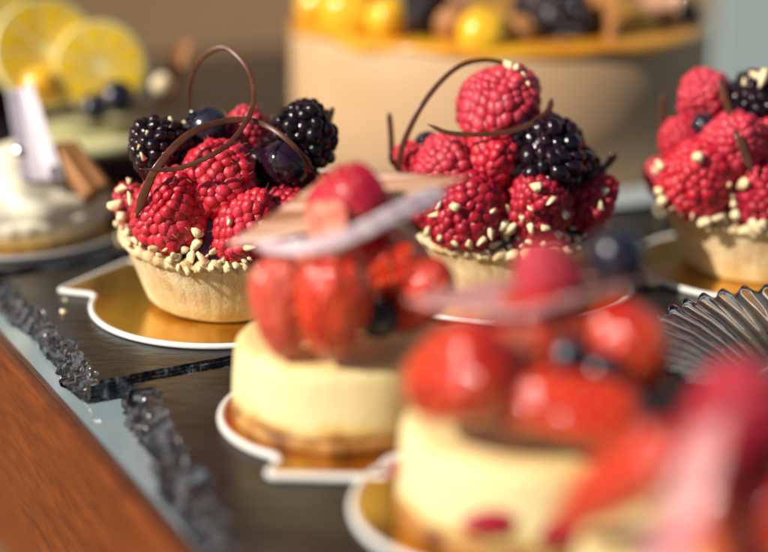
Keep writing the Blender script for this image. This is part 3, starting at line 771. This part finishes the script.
drop(490, 524, y - 3.42, 56, 'left drop of red jam at the foot of the second cheesecake', g)
drop(560, 530, y - 3.42, 84, 'large drop of red jam at the foot of the second cheesecake', g)
drop(394, 470, y - .55, 22, 'small drop of red jam on the left side of the second cheesecake', g)

y = K3.y
g = 'fruit on the corner cheesecake'
strawberry(628, 474, y - .8, 74, 200, (8, 44, -16), 'orange strawberry half leaning to the right on the cheesecake in the lower right corner', g, 'o')
strawberry(760, 520, y - .6, 150, 170, (0, 0, 10), 'dark red strawberry half on the cheesecake in the lower right corner', g, 'o')
raspberry(740, 412, y + .4, 104, (-.1, -.3, .8), 'large crimson raspberry on the cheesecake in the lower right corner', g, 'd')
plate('chocolate_plate', [P(636, 580, y - 3.2), P(700, 426, y - 1.2), P(742, 406, y - 1.6), P(694, 590, y - 3.9)], M['plate_pink'],
      'pale pink and white chocolate plate standing on the cheesecake in the lower right corner', lift=.5)

# ---------------------------------------------------------------- crumbs, glass dish
def crumb(px, py, size, label, mat=None):
    p = at(px, py, .04); return nut(p, (.2, .1, 1), size, label, None)
crumb(63, 312, .4, 'single pale crumb lying on the slate left of the sharp tart')
crumb(655, 284, .85, 'golden crumb lying on the board edge of the right hand tart').data = NUTS[2]
crumb(66, 300, .25, 'tiny crumb lying on the slate near the tab of the board')
def dish():
    c = at(852, 402, 0); t = empty('glass_dish', c)
    prof_o = [(.01, .25), (3.4, .25), (3.8, .4), (4.6, .9), (5.6, 1.35), (6.6, 1.62), (6.8, 1.7), (6.84, 1.82), (6.75, 1.9), (6.55, 1.86), (5.6, 1.58), (4.6, 1.15), (3.9, .68), (3.4, .5), (.01, .48)]
    nr = 44
    def fr(i, a, r, z):
        if r > 3.9:
            w = (r - 3.9) / 2.9; s = math.sin(a * nr + r * .9)
            z += .11 * s * w; r += .10 * s * w if r > 6.3 else 0
        return r, z
    v, f = lathe(prof_o, nr * 10, fr); link('bowl', mesh('ribbed_bowl', v, f, M['glass']), t)
    v, f = lathe([(2.8, .01), (3.2, .01), (3.3, .12), (3.2, .247), (2.8, .247), (2.7, .12), (2.8, .01)], 72); link('foot_ring', mesh('foot_ring', v, f, M['glass']), t)
    return tag(t, 'clear ribbed glass dish with a wavy rim at the right edge', 'dish')
dish()

# ---------------------------------------------------------------- background: big cake
BC = at(495, 163, -.8); BC.z = -.02
bc = empty('layer_cake', (BC.x, BC.y, .33)); bc.scale = (.965, .965, .86); tag(bc, 'large round beige cake with yellow glazed top behind the tarts', 'cake')
v, f = capped([(12.2, 0), (12.5, .1), (12.55, 4), (12.5, 8.2), (12.3, 8.5)], 140, lambda i, a, r, z: (r + .05 * mnoise.noise(Vector((math.cos(a) * 4, math.sin(a) * 4, z * .4))), z))
link('frosting', mesh('frosting', v, f, M['bigcake']), bc)
def gz(i, a, r, z):
    if i < 3: z -= (.12 + .6 * mnoise.noise(Vector((math.cos(a) * 3, math.sin(a) * 3, 0)))) * (1, .6, .2)[i]
    return r, z
v, f = capped([(12.57, 8.35), (12.64, 8.48), (12.5, 8.65), (12.1, 8.85), (11.5, 8.9)], 140, gz, True, False)
link('glaze', mesh('glaze', v, f, M['glaze']), bc)
cb = empty('cake_stand', (BC.x, BC.y, .0)); tag(cb, 'grey silver board under the large beige cake', 'cake board')
v, f = capped([(14.6, .01), (14.8, .1), (14.75, .28), (14.5, .32)], 120); link('plate', mesh('stand_plate', v, f, M['silver']), cb)
v, f = lathe([(14.76, .06), (14.95, .1), (14.98, .24), (14.78, .3)], 120); link('rim', mesh('stand_rim', v, f, M['silver']), cb)
def ball(name, px, py, Y, w, mat, label, cat, group):
    v, f = lathe([(max(.002, .5 * math.sin(k / 20 * math.pi)), -.5 * math.cos(k / 20 * math.pi)) for k in range(21)], 32,
                 lambda i, a, r, z: (r * (1 + .03 * math.cos(5 * a)), z * .95 - .06 * math.exp(-(r / .12) ** 2) * (1 if z > 0 else 0)))
    p = P(px, py, Y); o = link(name, mesh(name, v, f, mat), None, p); k = w * Y / .985 / F; o.scale = (k, k, k); o.rotation_euler = (.3, .2, px)
    return tag(o, label, cat, group)
g = 'fruit on top of the large beige cake'; y = BC.y
ball('golden_berry', 484, 34, y - 10.6, 54, M['orange_fruit'], 'bright yellow fruit at the front edge of the large cake, nearest its middle', 'fruit', g)
ball('golden_berry', 640, 36, y - 5.6, 52, M['orange_fruit'], 'golden fruit at the right of the large beige cake', 'fruit', g)
ball('golden_berry', 352, 12, y - 5, 66, M['orange_fruit'], 'golden fruit at the left of the large beige cake', 'fruit', g)
ball('golden_berry', 388, 18, y - 8, 44, M['orange_fruit'], 'smaller golden fruit next to the dark berry on the large cake', 'fruit', g)
ball('golden_berry', 318, 6, y - 2, 44, M['orange_fruit'], 'golden fruit at the far left rim of the large cake', 'fruit', g)
ball('fig_piece', 664, 30, y - 5.4, 44, M['cinnamon'], 'brown fruit piece right of the golden fruit on the large cake', 'fruit', g)
ball('fig_piece', 520, 34, y - 9.6, 40, M['cinnamon'], 'brown fruit piece right of the bright yellow fruit on the large cake', 'fruit', g)
ball('fig_piece', 452, 22, y - 8.6, 40, M['cinnamon'], 'brown fruit piece left of the bright yellow fruit on the large cake', 'fruit', g)
blackberry(424, 10, y - 8, 46, (0, -.4, .8), 'blackberry on the left half of the large beige cake', g)
blackberry(562, 22, y - 8, 58, (0, -.4, .8), 'blackberry on the right half of the large beige cake', g)
blackberry(535, 14, y - 6, 44, (0, -.4, .8), 'smaller blackberry beside the brown chocolate shard on the large cake', g)
blueberry(682, 22, y - 3, 42, (0, -.4, .8), 'dark berry at the right rim of the large cake', g)
plate('chocolate_shard', [P(584, 50, y - 7), P(588, -40, y - 5), P(626, -46, y - 8), P(614, 46, y - 10)], M['cinnamon'], 'tan chocolate shard standing on the large beige cake', lift=.2)
plate('chocolate_shard', [P(512, 36, y - 5), P(520, -40, y - 4), P(545, -40, y - 7), P(530, 36, y - 8)], M['plate_brown'], 'brown chocolate shard beside the bright yellow fruit on the large cake', lift=.2)
plate('chocolate_shard', [P(440, 26, y - 6), P(446, -40, y - 5), P(474, -40, y - 5), P(466, 26, y - 6)], M['plate_brown'], 'dark brown chocolate shard at the middle of the large cake', lift=.2)
plate('chocolate_shard', [P(640, 24, y - 2), P(650, -40, y - 1), P(690, -30, y - 4), P(676, 26, y - 5)], M['plate_brown'], 'brown chocolate shard behind the golden fruit at the right of the large cake', lift=.2)

# ---------------------------------------------------------------- background: cream pastry at the left
W1 = at(24, 228, BT); y = W1.y
board(W1.x, W1.y, 4.9, R(120), 'silver cake board under the pale cream pastry at the left edge', mats=('gold', 'silver'))
wp = empty('cream_pastry', W1); tag(wp, 'pale cream topped pastry at the left edge behind the sharp tart', 'pastry')
v, f = capped([(3.5, 0), (3.8, .1), (4.1, .8), (4.15, 1.1), (4.0, 1.25)], 90, lambda i, a, r, z: (r * (1 + .015 * math.cos(30 * a)), z)); link('crust', mesh('pastry_crust', v, f, M['cream']), wp)
def swirl(i, a, r, z): return r * (1 + .07 * math.cos(9 * a + z * 2.2)), z
v, f = lathe([(3.9, 1.2), (4.0, 1.6), (3.6, 2.1), (3.3, 2.2), (3.2, 2.6), (2.6, 3.1), (2.2, 3.15), (2.0, 3.5), (1.2, 3.9), (.4, 4.2), (.01, 4.3)], 120, swirl); link('cream_swirl', mesh('cream_swirl', v, f, M['cream']), wp)
def stick(name, a, b, r, mat, label, cat, group=None):
    d = b - a; L = d.length; t = []
    v, f = [], []
    n, m = 40, 14                       # rolled bark: a spiral cross-section
    for k in range(m + 1):
        for i in range(n + 1):
            an = i / n * 2 * math.pi * 1.55; rr = r * (1 - .38 * i / n)
            v.append((rr * math.cos(an), rr * math.sin(an), L * (k / m - .5)))
    for k in range(m):
        for i in range(n): q = k * (n + 1) + i; f.append((q, q + 1, q + n + 2, q + n + 1))
    me = mesh(name, v, f, mat); o = link(name, me, None, (a + b) / 2); orient(o, d, .5)
    md = o.modifiers.new('Solidify', 'SOLIDIFY'); md.thickness = r * .16 * S
    return tag(o, label, cat, group)
g = 'cinnamon sticks on the cream pastry'
stick('cinnamon_stick', P(58, 148, y - 1.6), P(92, 198, y - 3.2), .5, M['cinnamon'], 'left one of two cinnamon coloured sticks leaning on the cream pastry', 'stick', g)
stick('cinnamon_stick', P(70, 146, y - 1.2), P(104, 190, y - 2.6), .42, M['cinnamon'], 'right one of two cinnamon coloured sticks leaning on the cream pastry', 'stick', g)
plate('chocolate_shard', [P(22, 182, y - 2.6), P(8, 92, y - .6), P(34, 84, y - .4), P(66, 180, y - 2.6)], M['lilac'], 'lilac white chocolate shard standing in the cream pastry at the left', lift=.6)
ball('bokeh_ball', 20, 152, y - 3.4, 16, pm('silver_highlight', (.9, .88, .85), .12, metal=1), 'shiny silver ball added as the bright highlight on the cream pastry at the left', 'highlight ball', None)  # silver ball added to stand for a bright blurred highlight

# ---------------------------------------------------------------- background: lemon tarts
def lemon_slice(px, py, Y, w, rot, label, group):
    o = empty('lemon_slice', P(px, py, Y)); o.rotation_euler = [R(a) for a in rot]; r = w * Y / .98 / F / 2; th = 1.15
    v, f = lathe([(r * .965, -th / 2), (r, -th / 2 + .05), (r * 1.005, 0), (r, th / 2 - .05), (r * .965, th / 2)], 64); link('rind', mesh('rind', v, f, M['lemon_rind']), o)
    v, f = capped([(r * .965, -th / 2 + .02), (r * .965, th / 2 - .02)], 64); link('pith', mesh('pith', v, f, M['lemon_pith'], False), o)
    v, f = [], []
    for s in (-1, 1):
        for k in range(9):
            a0, a1 = 2 * math.pi * k / 9 + .025, 2 * math.pi * (k + 1) / 9 - .025; b = len(v)
            ring = [(r * .08, (a0 + a1) / 2)] + [(r * .93, a0 + (a1 - a0) * t / 6) for t in range(7)]
            for rr, a in ring: v.append((rr * math.cos(a), rr * math.sin(a), s * (th / 2)))
            v.append((r * .5 * math.cos((a0 + a1) / 2), r * .5 * math.sin((a0 + a1) / 2), s * (th / 2 + .09)))
            m = len(ring)
            for q in range(m): f.append((b + q, b + (q + 1) % m, b + m))
    link('pulp', mesh('pulp', v, f, M['lemon_pulp']), o)
    return tag(o, label, 'lemon slice', group)
def lemon_tart(c, label, r=4.3):
    t = empty('lemon_tart', c); tag(t, label, 'tart', 'dark tarts with lemon slices')
    v, f = capped([(r - .9, 0), (r - .7, .1), (r - .25, 2.2), (r - .2, 2.6), (r - .3, 2.7)], 80, lambda i, a, rr, z: (rr * (1 + .012 * math.cos(36 * a)), z)); link('chocolate_case', mesh('case', v, f, M['pudding']), t)
    v, f = lathe([(r - .3, 2.65), (r + .05, 2.7), (r + .12, 2.95), (r, 3.25), (r - .5, 3.35), (2, 3.3), (.01, 3.3)], 80); link('cream_top', mesh('cream_top', v, f, M['olive_cream']), t)
L1 = at(98, 188, BT); y = L1.y
lemon_tart(L1 - Vector((0, 0, BT - .01)), 'dark chocolate tart with pale green cream top and two lemon slices behind the sharp tart', 3.9)
g = 'lemon slices on the dark tarts'
lemon_slice(101, 67, y - .6, 88, (80, 0, 10), 'front lemon slice showing its yellow pulp on the dark tart', g)
lemon_slice(46, 53, y - .2, 104, (74, 22, 18), 'tilted lemon slice behind the front one on the dark tart', g)
blueberry(118, 98, y - 2.4, 36, (.2, -.4, .8), 'dark blueberry in front of the lemon slices', 'fruit on the lemon tart')
blueberry(95, 108, y - 2.2, 30, (.2, -.4, .8), 'smaller dark berry at the foot of the front lemon slice', 'fruit on the lemon tart')
ball('golden_berry', 42, 85, y - 1.4, 40, M['orange_fruit'], 'orange fruit below the tilted lemon slice', 'fruit', 'fruit on the lemon tart')
ball('bokeh_ball', 162, 84, y - .4, 22, M['nut'], 'pale round nut ball put in for a whitish bokeh spot right of the lemon slices', 'nut', None)  # pale ball put in for a whitish bokeh spot
plate('chocolate_shard', [P(142, 104, y), P(140, 66, y + .2), P(160, 62, y + .2), P(158, 100, y)], M['lilac'], 'small lilac chocolate shard right of the lemon slices', lift=.2)
plate('chocolate_shard', [P(156, 108, y + 1), P(174, 44, y + 1.4), P(192, 42, y + 1.4), P(174, 104, y + 1)], M['cinnamon'], 'orange brown shard sticking up right of the lemon slices', lift=.2)
L2 = at(-18, 112, 0)
lemon_tart(L2, 'dark tart with lemon slice cut off by the upper left corner', 4.3); y = L2.y
lemon_slice(2, 8, y - 1.2, 58, (75, 0, 20), 'lemon slice in the upper left corner of the picture', g)
blueberry(40, 12, y - 1.6, 38, (.2, -.4, .8), 'dark berry beside the lemon slice in the upper left corner', None)

# ---------------------------------------------------------------- camera and light
cam = bpy.data.cameras.new('camera'); co = bpy.data.objects.new('camera', cam); C.objects.link(co)
co.location = (0, 0, H * S); co.rotation_euler = (math.pi / 2 - PITCH, 0, 0)
cam.sensor_width = 36; cam.lens = 36 * F / 768; cam.clip_start = .01; cam.clip_end = 50
cam.dof.use_dof = True; cam.dof.focus_distance = (P(230, 190, T1.y - 4.3) - Vector((0, 0, H))).dot(Vector((0, CP, -SP))) * S; cam.dof.aperture_fstop = 4.0; cam.dof.aperture_blades = 0
scene.camera = co

to_sun = Vector((-.78, -.45, .66)).normalized()
sun = bpy.data.lights.new('sun', 'SUN'); sun.energy = 5.0; sun.angle = R(.5); sun.color = (1, .91, .78)
so = bpy.data.objects.new('sun', sun); C.objects.link(so); so.rotation_mode = 'QUATERNION'
so.rotation_quaternion = Vector((0, 0, 1)).rotation_difference(to_sun); so.location = (0, 0, 2)
w = bpy.data.worlds.new('World'); scene.world = w; w.use_nodes = True
nt = w.node_tree; sk = nt.nodes.new('ShaderNodeTexSky'); sk.sky_type = 'NISHITA'; sk.sun_disc = False
sk.sun_elevation = math.asin(to_sun.z); sk.sun_rotation = math.atan2(to_sun.x, to_sun.y)
nt.links.new(sk.outputs[0], nt.nodes['Background'].inputs['Color']); nt.nodes['Background'].inputs['Strength'].default_value = .05
scene.view_settings.view_transform = 'Standard'; scene.view_settings.look = 'None'; scene.view_settings.exposure = 0.25
scene.view_settings.gamma = 1
